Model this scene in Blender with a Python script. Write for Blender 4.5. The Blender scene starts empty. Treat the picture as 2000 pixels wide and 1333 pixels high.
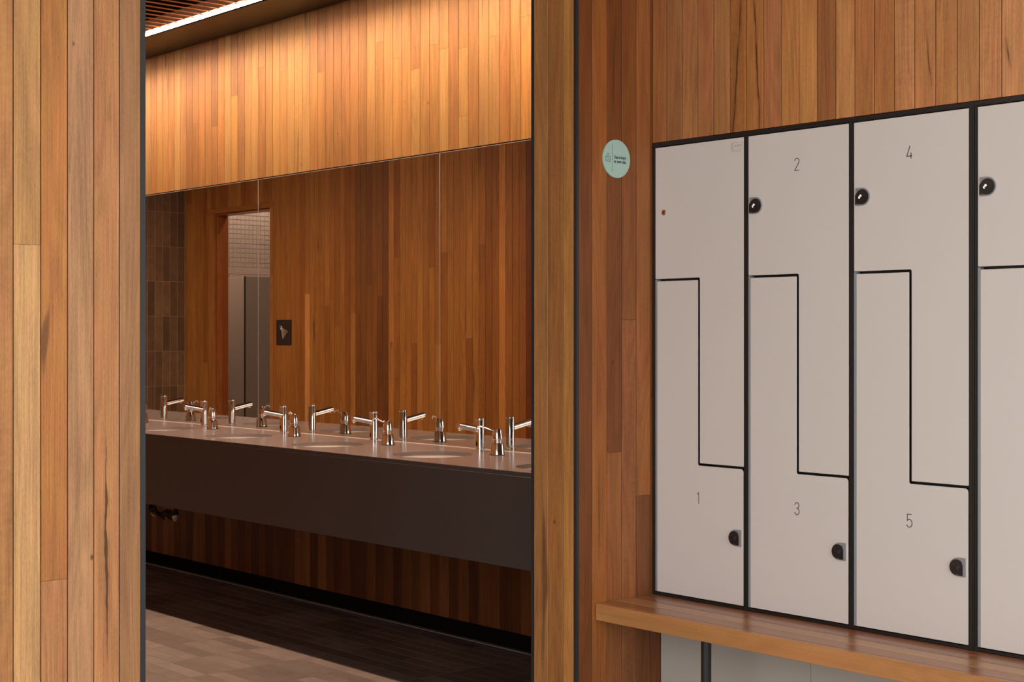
import bpy, math, random
from mathutils import Vector
random.seed(7)
sc = bpy.context.scene
C = sc.collection

# ---------------------------------------------------------------- camera, world, light, exposure
cam_d = bpy.data.cameras.new('camera')
cam = bpy.data.objects.new('camera', cam_d)
C.objects.link(cam)
cam.location = (0.0, 0.0, 1.395)
cam.rotation_euler = (math.pi / 2, 0.0, math.atan2(0.7505, 0.6609))
cam_d.sensor_width = 36.0
cam_d.lens = 2930.0 / 2000.0 * 36.0
cam_d.shift_y = -10.5 / 2000.0
cam_d.clip_start = 0.05
sc.camera = cam

SKY = 2.9          # overcast daylight outside the open side of the changing area
LED = 80.0          # warm strip light over the basins
BEAM = 145.0         # watts of its lensed downward beam
SHOWER = 75.0        # light trough in the shower room
sc.view_settings.view_transform = 'Standard'
sc.view_settings.look = 'None'
sc.view_settings.exposure = 0.0
sc.view_settings.gamma = 1.0
sc.view_settings.use_curve_mapping = False

w = bpy.data.worlds.new('overcast_sky')
sc.world = w
w.use_nodes = True
nt = w.node_tree
bg = nt.nodes['Background']
bg.inputs[0].default_value = (1.0, 0.992, 0.985, 1)
bg.inputs[1].default_value = SKY
# the strip light's downward beam (its glowing diffuser is built with the ceiling)
ld = bpy.data.lights.new('strip_beam', 'AREA'); ld.shape = 'RECTANGLE'; ld.size = 8.30; ld.size_y = 0.027
ld.energy = BEAM; ld.color = (1.0, 0.66, 0.455); ld.spread = math.radians(158)
lo = bpy.data.objects.new('strip_beam', ld); C.objects.link(lo)
lo.location = ((-12.25 - 3.91) / 2, 4.040, 3.0884); lo.rotation_euler = (0, 0, 0)
cy = sc.cycles
cy.max_bounces = 10
cy.diffuse_bounces = 6
cy.glossy_bounces = 6
cy.caustics_reflective = True
cy.blur_glossy = 0.6
cy.sample_clamp_indirect = 6.0
cy.use_denoising = True

# ---------------------------------------------------------------- helpers
def lin(r, g, b, k=1.0):
    f = lambda x: ((x / 255 + 0.055) / 1.055) ** 2.4 if x / 255 > 0.04045 else x / 255 / 12.92
    return (f(r) * k, f(g) * k, f(b) * k, 1.0)

def tag(o, label=None, cat=None, group=None, kind=None):
    if label: o['label'] = label
    if cat: o['category'] = cat
    if group: o['group'] = group
    if kind: o['kind'] = kind
    return o

def link(name, me, mat=None, parent=None, color=None):
    if mat is not None and len(me.materials) == 0: me.materials.append(mat)
    o = bpy.data.objects.new(name, me)
    C.objects.link(o)
    if parent is not None: o.parent = parent
    if color is not None: o.color = color
    return o

def empty(name, loc=(0, 0, 0), rz=0.0):
    o = bpy.data.objects.new(name, None)
    o.empty_display_size = 0.05
    C.objects.link(o)
    o.location = loc
    o.rotation_euler = (0, 0, rz)
    return o

def pmesh(name, vs, fs, smooth=False):
    me = bpy.data.meshes.new(name)
    me.from_pydata(vs, [], fs)
    if smooth:
        me.polygons.foreach_set('use_smooth', [True] * len(me.polygons))
    me.update()
    return me

class MB:
    """collects shapes into one mesh"""
    def __init__(s): s.v = []; s.f = []
    def add(s, vs, fs):
        n = len(s.v); s.v += [tuple(p) for p in vs]; s.f += [tuple(i + n for i in f) for f in fs]; return s
    def box(s, x0, x1, y0, y1, z0, z1):
        return s.add([(x0,y0,z0),(x1,y0,z0),(x1,y1,z0),(x0,y1,z0),(x0,y0,z1),(x1,y0,z1),(x1,y1,z1),(x0,y1,z1)],
                     [(0,3,2,1),(4,5,6,7),(0,1,5,4),(1,2,6,5),(2,3,7,6),(3,0,4,7)])
    def prism(s, pts, fn0, fn1):
        """closed outline pts (a,b); fn0/fn1 map (a,b) to 3-D for the two caps"""
        n = len(pts)
        vs = [fn0(*p) for p in pts] + [fn1(*p) for p in pts]
        fs = [tuple(range(n))[::-1], tuple(range(n, 2 * n))]
        fs += [(i, (i + 1) % n, n + (i + 1) % n, n + i) for i in range(n)]
        return s.add(vs, fs)
    def tube(s, path, r, seg=10, caps=True):
        path = [Vector(p) for p in path]
        rs = r if isinstance(r, (list, tuple)) else [r] * len(path)
        vs = []; ref = None
        for i, p in enumerate(path):
            d = (path[min(i + 1, len(path) - 1)] - path[max(i - 1, 0)]).normalized()
            if ref is None:
                ref = Vector((0, 0, 1)) if abs(d.z) < 0.9 else Vector((1, 0, 0))
            a = (ref - d * ref.dot(d)).normalized(); b = d.cross(a); ref = a
            for k in range(seg):
                t = 2 * math.pi * k / seg
                vs.append(p + (a * math.cos(t) + b * math.sin(t)) * rs[i])
        fs = [(i * seg + k, i * seg + (k + 1) % seg, (i + 1) * seg + (k + 1) % seg, (i + 1) * seg + k)
              for i in range(len(path) - 1) for k in range(seg)]
        if caps:
            fs += [tuple(range(seg))[::-1], tuple((len(path) - 1) * seg + k for k in range(seg))]
        return s.add(vs, fs)
    def lathe(s, prof, c=(0, 0), seg=32):
        """prof = [(r, z)], r == 0 closes the end"""
        vs = []; rings = []
        for r, z in prof:
            if r < 1e-6:
                rings.append([len(vs)]); vs.append((c[0], c[1], z))
            else:
                rings.append(list(range(len(vs), len(vs) + seg)))
                vs += [(c[0] + r * math.cos(2 * math.pi * k / seg), c[1] + r * math.sin(2 * math.pi * k / seg), z) for k in range(seg)]
        fs = []
        for A, B in zip(rings, rings[1:]):
            for k in range(seg):
                k2 = (k + 1) % seg
                if len(A) == 1 and len(B) == 1: continue
                if len(A) == 1: fs.append((A[0], B[k2], B[k]))
                elif len(B) == 1: fs.append((A[k], A[k2], B[0]))
                else: fs.append((A[k], A[k2], B[k2], B[k]))
        return s.add(vs, fs)
    def build(s, name, mat, parent=None, smooth=False, color=None, auto=None):
        me = pmesh(name, s.v, s.f, smooth)
        o = link(name, me, mat, parent, color)
        if auto is not None:
            me.polygons.foreach_set('use_smooth', [True] * len(me.polygons))
            bpy_smooth(me, auto)
        return o

def bpy_smooth(me, deg):
    """sharp edges above deg"""
    import bmesh
    bm = bmesh.new(); bm.from_mesh(me)
    bmesh.ops.recalc_face_normals(bm, faces=bm.faces)
    for e in bm.edges:
        if len(e.link_faces) == 2 and e.calc_face_angle(0) > math.radians(deg): e.smooth = False
    bm.to_mesh(me); bm.free(); me.update()

def bevel_box(name, x0, x1, y0, y1, z0, z1, b, mat, parent=None, color=None, seg=2):
    import bmesh
    m = MB().box(x0, x1, y0, y1, z0, z1)
    me = pmesh(name, m.v, m.f)
    bm = bmesh.new(); bm.from_mesh(me)
    bmesh.ops.bevel(bm, geom=bm.edges[:], offset=b, segments=seg, affect='EDGES', profile=0.5)
    bm.to_mesh(me); bm.free()
    return link(name, me, mat, parent, color)

# ---------------------------------------------------------------- materials
def newmat(name):
    m = bpy.data.materials.new(name); m.use_nodes = True
    nt = m.node_tree; nt.nodes.clear()
    out = nt.nodes.new('ShaderNodeOutputMaterial'); p = nt.nodes.new('ShaderNodeBsdfPrincipled')
    nt.links.new(p.outputs[0], out.inputs[0])
    return m, nt, p

def simple(name, col, rough=0.5, metal=0.0, spec=0.5, noise=0.0, nscale=20.0, bump=0.0, emit=None, estr=0.0, coat=0.0):
    m, nt, p = newmat(name)
    p.inputs['Base Color'].default_value = col
    p.inputs['Roughness'].default_value = rough
    p.inputs['Metallic'].default_value = metal
    p.inputs['Specular IOR Level'].default_value = spec
    p.inputs['Coat Weight'].default_value = coat
    if emit:
        p.inputs['Emission Color'].default_value = emit; p.inputs['Emission Strength'].default_value = estr
    if noise or bump:
        tc = nt.nodes.new('ShaderNodeTexCoord'); n = nt.nodes.new('ShaderNodeTexNoise')
        n.inputs['Scale'].default_value = nscale; n.inputs['Detail'].default_value = 4
        nt.links.new(tc.outputs['Object'], n.inputs['Vector'])
        if noise:
            mx = nt.nodes.new('ShaderNodeMix'); mx.data_type = 'RGBA'
            mx.inputs[6].default_value = tuple(c * (1 - noise) for c in col[:3]) + (1,)
            mx.inputs[7].default_value = tuple(min(1, c * (1 + noise)) for c in col[:3]) + (1,)
            nt.links.new(n.outputs[0], mx.inputs[0]); nt.links.new(mx.outputs[2], p.inputs['Base Color'])
            mr = nt.nodes.new('ShaderNodeMapRange'); mr.inputs[3].default_value = max(0, rough - 0.05); mr.inputs[4].default_value = rough + 0.05
            nt.links.new(n.outputs[0], mr.inputs[0]); nt.links.new(mr.outputs[0], p.inputs['Roughness'])
        if bump:
            b = nt.nodes.new('ShaderNodeBump'); b.inputs['Strength'].default_value = bump; b.inputs['Distance'].default_value = 0.001
            nt.links.new(n.outputs[0], b.inputs['Height']); nt.links.new(b.outputs[0], p.inputs['Normal'])
    return m

def wood(name, axis='z', rough=0.5, amt=1.0, coat=0.0, vein_at=None):
    """boards take their tone from the object colour; grain runs along axis in real-world metres"""
    m, nt, p = newmat(name)
    N = nt.nodes.new; L = nt.links.new
    def math_(op, a, b=None, c=None):
        n = N('ShaderNodeMath'); n.operation = op
        for i, q in enumerate((a, b, c)):
            if q is None: continue
            if isinstance(q, (int, float)): n.inputs[i].default_value = q
            else: L(q, n.inputs[i])
        return n.outputs[0]
    def mapr(x, a, b, c, d, smooth=False):
        n = N('ShaderNodeMapRange'); n.inputs[1].default_value = a; n.inputs[2].default_value = b
        n.inputs[3].default_value = c; n.inputs[4].default_value = d
        if smooth: n.interpolation_type = 'SMOOTHSTEP'
        L(x, n.inputs[0]); return n.outputs[0]
    tc = N('ShaderNodeTexCoord'); oi = N('ShaderNodeObjectInfo')
    off = N('ShaderNodeVectorMath'); off.operation = 'SCALE'; off.inputs[0].default_value = (31, 57, 83)
    L(oi.outputs['Random'], off.inputs['Scale'])
    add = N('ShaderNodeVectorMath'); add.operation = 'ADD'
    L(tc.outputs['Object'], add.inputs[0]); L(off.outputs[0], add.inputs[1])
    def coords(long, across=1.0):
        n = N('ShaderNodeVectorMath'); n.operation = 'MULTIPLY'
        s = {'z': (across, across, long), 'x': (long, across, across), 'y': (across, long, across)}[axis]
        n.inputs[1].default_value = s; L(add.outputs[0], n.inputs[0]); return n.outputs[0]
    def noise(vec, scale, detail=3.0, rough_=0.5, dist=0.0):
        n = N('ShaderNodeTexNoise'); n.inputs['Scale'].default_value = scale
        n.inputs['Detail'].default_value = detail; n.inputs['Roughness'].default_value = rough_
        n.inputs['Distortion'].default_value = dist
        L(vec, n.inputs['Vector']); return n.outputs[0]
    field = noise(coords(0.10), 8.0, 1.5, 0.45)
    rings = math_('SINE', math_('MULTIPLY', field, 95.0))
    streak = noise(coords(0.010), 300.0, 4.0, 0.65)
    fibre = noise(coords(0.045), 1500.0, 2.0, 0.7)
    broad = noise(coords(0.12), 16.0, 2.0, 0.5)
    vein = noise(coords(0.07), 13.0, 3.0, 0.5, 0.6)
    veinm = mapr(vein, 0.665, 0.74, 0.0, 1.0, True)
    fig = noise(coords(2.6), 16.0, 2.0, 0.5, 1.2)
    figm = mapr(math_('FRACT', math_('MULTIPLY', oi.outputs['Random'], 7.31)), 0.84, 0.90, 0.0, 1.0)
    vo = N('ShaderNodeTexVoronoi'); vo.inputs['Scale'].default_value = 7.0
    L(coords(0.55), vo.inputs['Vector'])
    speck = mapr(vo.outputs['Distance'], 0.018, 0.045, 1.0, 0.0, True)
    if vein_at:                      # a gum vein: wandering dark crack, wider at its middle
        ax, a0, slope, zlo, zhi, wid = vein_at
        sx = N('ShaderNodeSeparateXYZ'); L(tc.outputs['Object'], sx.inputs[0])
        zc = (zlo + zhi) / 2
        n1 = N('ShaderNodeTexNoise'); n1.noise_dimensions = '1D'; n1.inputs['Scale'].default_value = 4.0; n1.inputs['Detail'].default_value = 3
        L(sx.outputs['Z'], n1.inputs['W'])
        centre = math_('ADD', math_('MULTIPLY_ADD', math_('SUBTRACT', sx.outputs['Z'], zc), slope, a0), mapr(n1.outputs[0], 0.2, 0.8, -0.006, 0.006))
        dist = math_('ABSOLUTE', math_('SUBTRACT', sx.outputs[ax], centre))
        taper = math_('SUBTRACT', 1.0, math_('ABSOLUTE', math_('DIVIDE', math_('SUBTRACT', sx.outputs['Z'], zc), (zhi - zlo) / 2)))
        n2 = N('ShaderNodeTexNoise'); n2.noise_dimensions = '1D'; n2.inputs['Scale'].default_value = 14.0; n2.inputs['Detail'].default_value = 2
        L(sx.outputs['Z'], n2.inputs['W'])
        half = math_('MULTIPLY', math_('MULTIPLY', math_('MAXIMUM', taper, 0.0), mapr(n2.outputs[0], 0.3, 0.7, 0.55, 1.25)), wid)
        core = N('ShaderNodeMath'); core.operation = 'SMOOTH_MAX'
        rel_ = math_('SUBTRACT', half, dist)
        crack = mapr(rel_, -0.0006, 0.0009, 0.0, 1.0, True)
        halo = mapr(rel_, -0.010, 0.002, 0.0, 0.45, True)
        halo = math_('MULTIPLY', halo, mapr(taper, 0.0, 0.25, 0.0, 1.0))
        veinm = math_('MAXIMUM', veinm, math_('MAXIMUM', math_('MULTIPLY', crack, 1.4), halo))
    v = math_('MULTIPLY_ADD', rings, 0.065 * amt, 1.0)
    v = math_('ADD', v, mapr(streak, 0.32, 0.68, -0.21 * amt, 0.18 * amt))
    v = math_('ADD', v, mapr(fibre, 0.35, 0.65, -0.20 * amt, 0.14 * amt))
    v = math_('ADD', v, mapr(broad, 0.34, 0.66, -0.11 * amt, 0.10 * amt))
    v = math_('ADD', v, math_('MULTIPLY', figm, mapr(fig, 0.3, 0.7, -0.06, 0.06)))
    tone = N('ShaderNodeVectorMath'); tone.operation = 'SCALE'
    L(oi.outputs['Color'], tone.inputs[0]); L(v, tone.inputs['Scale'])
    # broad hue drift between redder and yellower heartwood
    hs = N('ShaderNodeHueSaturation')
    L(tone.outputs[0], hs.inputs['Color'])
    L(mapr(noise(coords(0.15), 30.0, 1.0), 0.3, 0.7, 0.495, 0.505), hs.inputs['Hue'])
    dark = N('ShaderNodeMix'); dark.data_type = 'RGBA'
    dark.inputs[7].default_value = (0.035, 0.014, 0.006, 1)
    L(math_('MINIMUM', math_('ADD', math_('MULTIPLY', veinm, 0.6), math_('MULTIPLY', speck, 0.75)), 0.85), dark.inputs[0])
    L(hs.outputs[0], dark.inputs[6]); L(dark.outputs[2], p.inputs['Base Color'])
    L(mapr(streak, 0.3, 0.7, rough + 0.06, rough - 0.04), p.inputs['Roughness'])
    p.inputs['Specular IOR Level'].default_value = 0.35
    p.inputs['Coat Weight'].default_value = coat; p.inputs['Coat Roughness'].default_value = 0.18
    b = N('ShaderNodeBump'); b.inputs['Strength'].default_value = 0.25; b.inputs['Distance'].default_value = 0.0006
    L(streak, b.inputs['Height']); L(b.outputs[0], p.inputs['Normal'])
    return m

M = {}
M['wood_z'] = wood('timber_upright', 'z', 0.5)
M['wood_x'] = wood('timber_bench', 'x', 0.3, 0.55, coat=0.3)
M['wood_y'] = wood('timber_ceiling', 'y', 0.5)
VEINS = {'left': ('Y', 1.8030, -0.012, 0.52, 1.16, 0.0055), 'over_a': ('X', -3.270, 0.073, 1.75, 2.80, 0.0034), 'over_b': ('X', -3.184, -0.061, 1.85, 2.75, 0.0036),
         'over_c': ('X', -2.271, -0.12, 2.15, 2.25, 0.0022), 'over_d': ('X', -2.531, -0.09, 2.12, 2.32, 0.0022), 'basin': ('X', -8.130, -0.03, 2.92, 3.20, 0.0040), 'facing': ('X', -10.117, -0.05, 2.05, 2.20, 0.0060),
         'corner_a': ('Y', 3.6185, 0.0, 0.58, 0.98, 0.0018), 'corner_b': ('Y', 3.6895, 0.03, 2.14, 2.50, 0.0022)}
for k_, v_ in VEINS.items(): M['vein_' + k_] = wood('timber_with_gum_vein_' + k_, 'z', 0.5, vein_at=v_)
M['cavity'] = simple('dark_timber_backing', (0.012, 0.006, 0.004, 1), 0.9, noise=0.2)
M['plaster'] = simple('charcoal_backing', (0.02, 0.018, 0.017, 1), 0.9, noise=0.1)
M['black'] = simple('black_void_paint', (0.004, 0.004, 0.004, 1), 0.9, spec=0.1, noise=0.1)
M['trim'] = simple('anthracite_metal', (0.020, 0.024, 0.028, 1), 0.45, 0.0, 0.5, noise=0.1)
M['frame'] = simple('black_anodised', (0.014, 0.014, 0.014, 1), 0.33, 0.0, 0.5, noise=0.15, nscale=60)
M['alu'] = simple('brushed_aluminium', (0.26, 0.29, 0.32, 1), 0.4, 0.15, 0.5, noise=0.08, nscale=90)
M['door'] = simple('locker_laminate', lin(206, 200, 195), 0.5, noise=0.012, nscale=3)
M['plinth'] = simple('pale_panel', lin(176, 170, 160), 0.35, noise=0.02, nscale=3)
M['ink'] = simple('dark_print', (0.02, 0.018, 0.016, 1), 0.6, noise=0.1)
M['ink_grey'] = simple('teal_sign_print', (0.05, 0.07, 0.07, 1), 0.6, noise=0.1)
M['etch'] = simple('etched_print', lin(160, 147, 136), 0.6, noise=0.05)
M['teal'] = simple('pale_teal_acrylic', lin(163, 196, 186), 0.4, noise=0.03, nscale=8)
M['stone'] = simple('brown_grey_stone', (0.165, 0.136, 0.131, 1), 0.22, noise=0.07, nscale=260)
M['apron'] = simple('charcoal_apron', (0.060, 0.053, 0.052, 1), 0.5, noise=0.05, nscale=60)
M['ceramic'] = simple('white_ceramic', (0.80, 0.77, 0.74, 1), 0.12, noise=0.01)
M['chrome'] = simple('chrome', (0.86, 0.86, 0.87, 1), 0.05, 1.0, 0.5, noise=0.01)
M['sensor'] = simple('sensor_glass_and_dark_reflection', (0.005, 0.005, 0.005, 1), 0.1, noise=0.05)  # sensor windows, and the painted ceiling reflection on the spouts
M['mirror'] = simple('mirror_glass', (0.74, 0.75, 0.72, 1), 0.0, 1.0)
M['mirror'].node_tree.nodes['Principled BSDF'].inputs['Roughness'].default_value = 0.0
M['edge'] = simple('polished_glass_edge', (0.30, 0.32, 0.32, 1), 0.2, 0.2, noise=0.05)
M['seal'] = simple('pale_silicone', (0.75, 0.68, 0.62, 1), 0.4, noise=0.03)
M['bulk'] = simple('dark_bronze_panel', (0.019, 0.010, 0.006, 1), 0.42, noise=0.12, nscale=5)
M['grout'] = simple('grey_grout', (0.23, 0.195, 0.18, 1), 0.85, noise=0.1, nscale=80)
M['wall_grout'] = simple('brown_grout', (0.40, 0.30, 0.22, 1), 0.85, noise=0.1, nscale=80)
M['mosaic'] = simple('warm_grey_mosaic', (0.50, 0.42, 0.37, 1), 0.3, noise=0.05, nscale=12)
M['mosaic_grout'] = simple('pale_mosaic_grout', (0.62, 0.54, 0.48, 1), 0.8, noise=0.05)
M['partition'] = simple('beige_partition_laminate', (0.55, 0.47, 0.41, 1), 0.35, noise=0.02)
M['partition_dark'] = simple('brown_grey_partition_laminate', (0.38, 0.31, 0.26, 1), 0.4, noise=0.03)
M['shower_sign'] = simple('plum_grey_sign', (0.020, 0.014, 0.016, 1), 0.4, noise=0.1)
M['sign_dot'] = simple('bronze_sign_print', (0.80, 0.66, 0.52, 1), 0.4, noise=0.05)
M['lock_base'] = simple('grey_lock_body', (0.30, 0.31, 0.32, 1), 0.35, 0.3, noise=0.06)
M['lock_face'] = simple('black_lock_face', (0.012, 0.011, 0.012, 1), 0.35, noise=0.1)
M['lock_ring'] = simple('dark_lock_groove', (0.035, 0.034, 0.035, 1), 0.4, noise=0.1)
M['lock_mark'] = simple('white_lock_mark', (0.9, 0.9, 0.9, 1), 0.5, emit=(1, 1, 1, 1), estr=0.35, noise=0.01)
M['lock_mark_grey'] = simple('grey_lock_mark', (0.09, 0.09, 0.09, 1), 0.5, noise=0.05)
M['brass'] = simple('brass_key_barrel', (0.62, 0.30, 0.07, 1), 0.25, 1.0, noise=0.2, nscale=300)
M['concrete'] = simple('grey_concrete', (0.30, 0.29, 0.27, 1), 0.7, noise=0.15, nscale=6, bump=0.3)
M['soffit'] = simple('timber_coloured_soffit', (0.42, 0.27, 0.15, 1), 0.6, noise=0.1)
M['hose'] = simple('black_braided_hose', (0.012, 0.009, 0.007, 1), 0.5, noise=0.3, nscale=300)
M['fitting'] = simple('pale_brass_fitting', (0.55, 0.42, 0.30, 1), 0.35, 0.4, noise=0.1)
LEDC = (1.0, 0.66, 0.455, 1)
M['led'] = simple('warm_led_diffuser', (1, 1, 1, 1), 0.5, emit=LEDC, estr=LED, noise=0.01)
M['led_shower'] = simple('shower_trough_diffuser', (1, 1, 1, 1), 0.5, emit=(1, 0.74, 0.58, 1), estr=SHOWER, noise=0.01)
M['led_soft'] = simple('shower_ceiling_diffuser', (1, 1, 1, 1), 0.5, emit=(1, 0.74, 0.58, 1), estr=34.0, noise=0.01)
M['channel'] = simple('white_light_channel', (0.7, 0.66, 0.62, 1), 0.6, noise=0.02)

def tile_mat(name, rough):
    m, nt, p = newmat(name); N = nt.nodes.new; L = nt.links.new
    tc = N('ShaderNodeTexCoord'); oi = N('ShaderNodeObjectInfo')
    add = N('ShaderNodeVectorMath'); add.operation = 'ADD'
    sc_ = N('ShaderNodeVectorMath'); sc_.operation = 'SCALE'; sc_.inputs[0].default_value = (13, 29, 41)
    L(oi.outputs['Random'], sc_.inputs['Scale']); L(tc.outputs['Object'], add.inputs[0]); L(sc_.outputs[0], add.inputs[1])
    n1 = N('ShaderNodeTexNoise'); n1.inputs['Scale'].default_value = 14; n1.inputs['Detail'].default_value = 5
    n2 = N('ShaderNodeTexNoise'); n2.inputs['Scale'].default_value = 180; n2.inputs['Detail'].default_value = 3
    L(add.outputs[0], n1.inputs['Vector']); L(add.outputs[0], n2.inputs['Vector'])
    a = N('ShaderNodeMapRange'); a.inputs[1].default_value = .3; a.inputs[2].default_value = .7; a.inputs[3].default_value = .82; a.inputs[4].default_value = 1.18
    b = N('ShaderNodeMapRange'); b.inputs[1].default_value = .3; b.inputs[2].default_value = .7; b.inputs[3].default_value = .92; b.inputs[4].default_value = 1.08
    L(n1.outputs[0], a.inputs[0]); L(n2.outputs[0], b.inputs[0])
    mu = N('ShaderNodeMath'); mu.operation = 'MULTIPLY'; L(a.outputs[0], mu.inputs[0]); L(b.outputs[0], mu.inputs[1])
    s = N('ShaderNodeVectorMath'); s.operation = 'SCALE'; L(oi.outputs['Color'], s.inputs[0]); L(mu.outputs[0], s.inputs['Scale'])
    L(s.outputs[0], p.inputs['Base Color']); p.inputs['Roughness'].default_value = rough
    bp = N('ShaderNodeBump'); bp.inputs['Strength'].default_value = .3; bp.inputs['Distance'].default_value = .0006
    L(n2.outputs[0], bp.inputs['Height']); L(bp.outputs[0], p.inputs['Normal'])
    return m
M['tile'] = tile_mat('stone_look_tile', 0.5)
M['tile_wall'] = tile_mat('stone_look_wall_tile', 0.55)

# ---------------------------------------------------------------- boards
# tones: timber colours in sRGB, picked per board
HONEY = [(180,130,84), (190,144,96), (170,116,66), (182,132,92), (174,120,76), (160,112,78), (184,138,86)]
AMBER = [(196,148,78), (202,156,84), (190,138,68), (186,133,64), (198,152,84), (182,129,64), (206,161,90), (194,145,75), (188,138,70)]
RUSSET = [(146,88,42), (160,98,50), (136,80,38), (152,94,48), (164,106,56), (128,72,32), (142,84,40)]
UMBER = [(174,116,52), (184,126,58), (166,108,46), (158,98,40), (188,132,66), (150,90,38), (178,120,56)]
GAP = 0.0030

def board(parent, wall, a0, a1, z0, z1, face, mat, tone, depth=0.016, k=1.0, jitter=0.0005, name='board', gap=GAP):
    """wall 'v-': plane v=face seen from smaller v (a runs along u); 'v+': seen from larger v; 'u+': plane u=face seen from larger u"""
    a0 += gap / 2; a1 -= gap / 2
    z0 += 0.0004; z1 -= 0.0004
    ch = 0.0011
    d = random.uniform(0, jitter)
    prof = [(a0, depth), (a0, d + ch), (a0 + ch, d), (a1 - ch, d), (a1, d + ch), (a1, depth)]
    if wall == 'v-': f = lambda z: (lambda a, b: (a, face + b, z))
    elif wall == 'v+': f = lambda z: (lambda a, b: (a, face - b, z))
    else: f = lambda z: (lambda a, b: (face - b, a, z))
    m = MB().prism(prof, f(z0), f(z1))
    col = lin(*tone, k) if len(tone) == 3 else tone
    return m.build(name, mat, parent, color=col)

def clad(parent, wall, edges, z0, z1, face, mat, palette, joints=None, k=1.0, random_joints=0.0, tones=None, zr=None, seed=0, mats=None):
    """one board per pitch; butt joints split a column into pieces"""
    rnd = random.Random(seed)
    last = None
    for i, (a0, a1) in enumerate(edges):
        js = sorted((joints or {}).get(i, []))
        if not js and rnd.random() < random_joints:
            js = [rnd.uniform(*(zr or (z0 + 0.3, z1 - 0.3)))]
        zs = [z0] + [j for j in js if z0 < j < z1] + [z1]
        for n, (b0, b1) in enumerate(zip(zs, zs[1:])):
            t = rnd.choice(palette)
            while t == last and len(palette) > 2: t = rnd.choice(palette)
            last = t
            if tones and (i, n) in tones: t = tones[(i, n)]
            elif tones and i in tones: t = tones[i]
            kk = k * rnd.uniform(0.90, 1.08)
            board(parent, wall, a0, a1, b0, b1, face, (mats or {}).get(i, mat), t, k=kk)

def pitch(start, step, n0, n1, lo, hi):
    out = []
    for k in range(n0, n1):
        a, b = start + step * k, start + step * (k + 1)
        a, b = max(a, lo), min(b, hi)
        if b - a > 0.012: out.append((a, b))
        else: out.append((a, a + 0.012)) if False else None
    return out

UB = -3.657            # face of the wall that holds the opening
VL = 3.881             # face of the wall over the lockers
VV = 4.39              # face of the basin wall
VO = 1.954             # face of the wall opposite the basins
UE = -12.28            # end wall
ZC = 3.09              # soffit height
ZT = 3.45
VJ = 3.5106            # right jamb face
VJL = 1.913            # left jamb face
UI = -3.8835           # inner face of the opening wall

# ---------------------------------------------------------------- floor
floor = MB().box(UE - 1.2, UI, 0.15, 4.75, -0.12, -0.0009).build('floor', M['grout'])
tag(floor, kind='structure')
UT0, UTP, VT0, VTP = -4.83, 0.3145, 4.3512, 0.0759
tones = [tuple(c * q for c, q in zip(t[:3], (0.76, 0.68, 0.66))) + (1,) for t in [(0.140,0.120,0.106,1), (0.170,0.149,0.134,1), (0.205,0.183,0.168,1), (0.228,0.205,0.190,1), (0.150,0.128,0.110,1), (0.215,0.192,0.176,1), (0.190,0.167,0.150,1)]]
trnd = random.Random(11)
many = MB()
def seen_floor(u, v):
    # the wedge of floor that shows through the opening, with a margin to either side
    s = u / v
    return -2.15 < s < -1.0 and u + v * 1.05 < -0.0 and v > 2.55 and u > -8.9
tiles = []
for i in range(-26, 3):
    for j in range(-33, 1):
        u0, u1 = UT0 + UTP * i, UT0 + UTP * (i + 1)
        v1 = VT0 + VTP * j; v0 = v1 - VTP
        if j == 0: pass
        u0 = max(u0, UE); u1 = min(u1, UI); v0 = max(v0, 1.80)
        if u1 - u0 < 0.02 or v1 - v0 < 0.02: continue
        tiles.append((u0, u1, v0, v1))
for i in range(-26, 3):       # the cut row against the basin wall
    u0, u1 = max(UT0 + UTP * i, UE), min(UT0 + UTP * (i + 1), UI)
    if u1 - u0 > 0.02: tiles.append((u0, u1, VT0, 4.384))
vis = [t for t in tiles if seen_floor((t[0] + t[1]) / 2, (t[2] + t[3]) / 2)]
vis.sort(key=lambda t: (t[0] + t[1]) ** 2 + (t[2] + t[3]) ** 2)
vis = vis[:295]; vs_ = set(vis)
def tile_box(m, t, g=0.0012, c=0.0008):
    u0, u1, v0, v1 = t[0] + g, t[1] - g, t[2] + g, t[3] - g
    return m.add([(u0,v0,-.004),(u1,v0,-.004),(u1,v1,-.004),(u0,v1,-.004),(u0,v0,-c),(u1,v0,-c),(u1,v1,-c),(u0,v1,-c),
                  (u0+c,v0+c,0),(u1-c,v0+c,0),(u1-c,v1-c,0),(u0+c,v1-c,0)],
                 [(0,1,5,4),(1,2,6,5),(2,3,7,6),(3,0,4,7),(4,5,9,8),(5,6,10,9),(6,7,11,10),(7,4,8,11),(8,9,10,11)])
for t in tiles:
    if t in vs_: tile_box(MB(), t).build('floor_tile', M['tile'], floor, color=trnd.choice(tones))
    else: tile_box(many, t)
o = many.build('floor_tiles', M['tile'], floor, color=(0.18, 0.16, 0.145, 1)); o['kind'] = 'stuff'
MB().box(UE, UI, 4.3846, 4.389, -0.004, 0.0035).build('edge_strip', M['alu'], floor)
# a few bits of grit lie on the tiles
outside = MB().box(UI, 5.0, -6.0, 5.0, -0.12, 0.0).build('floor', M['concrete']); tag(outside, kind='structure')

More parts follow.
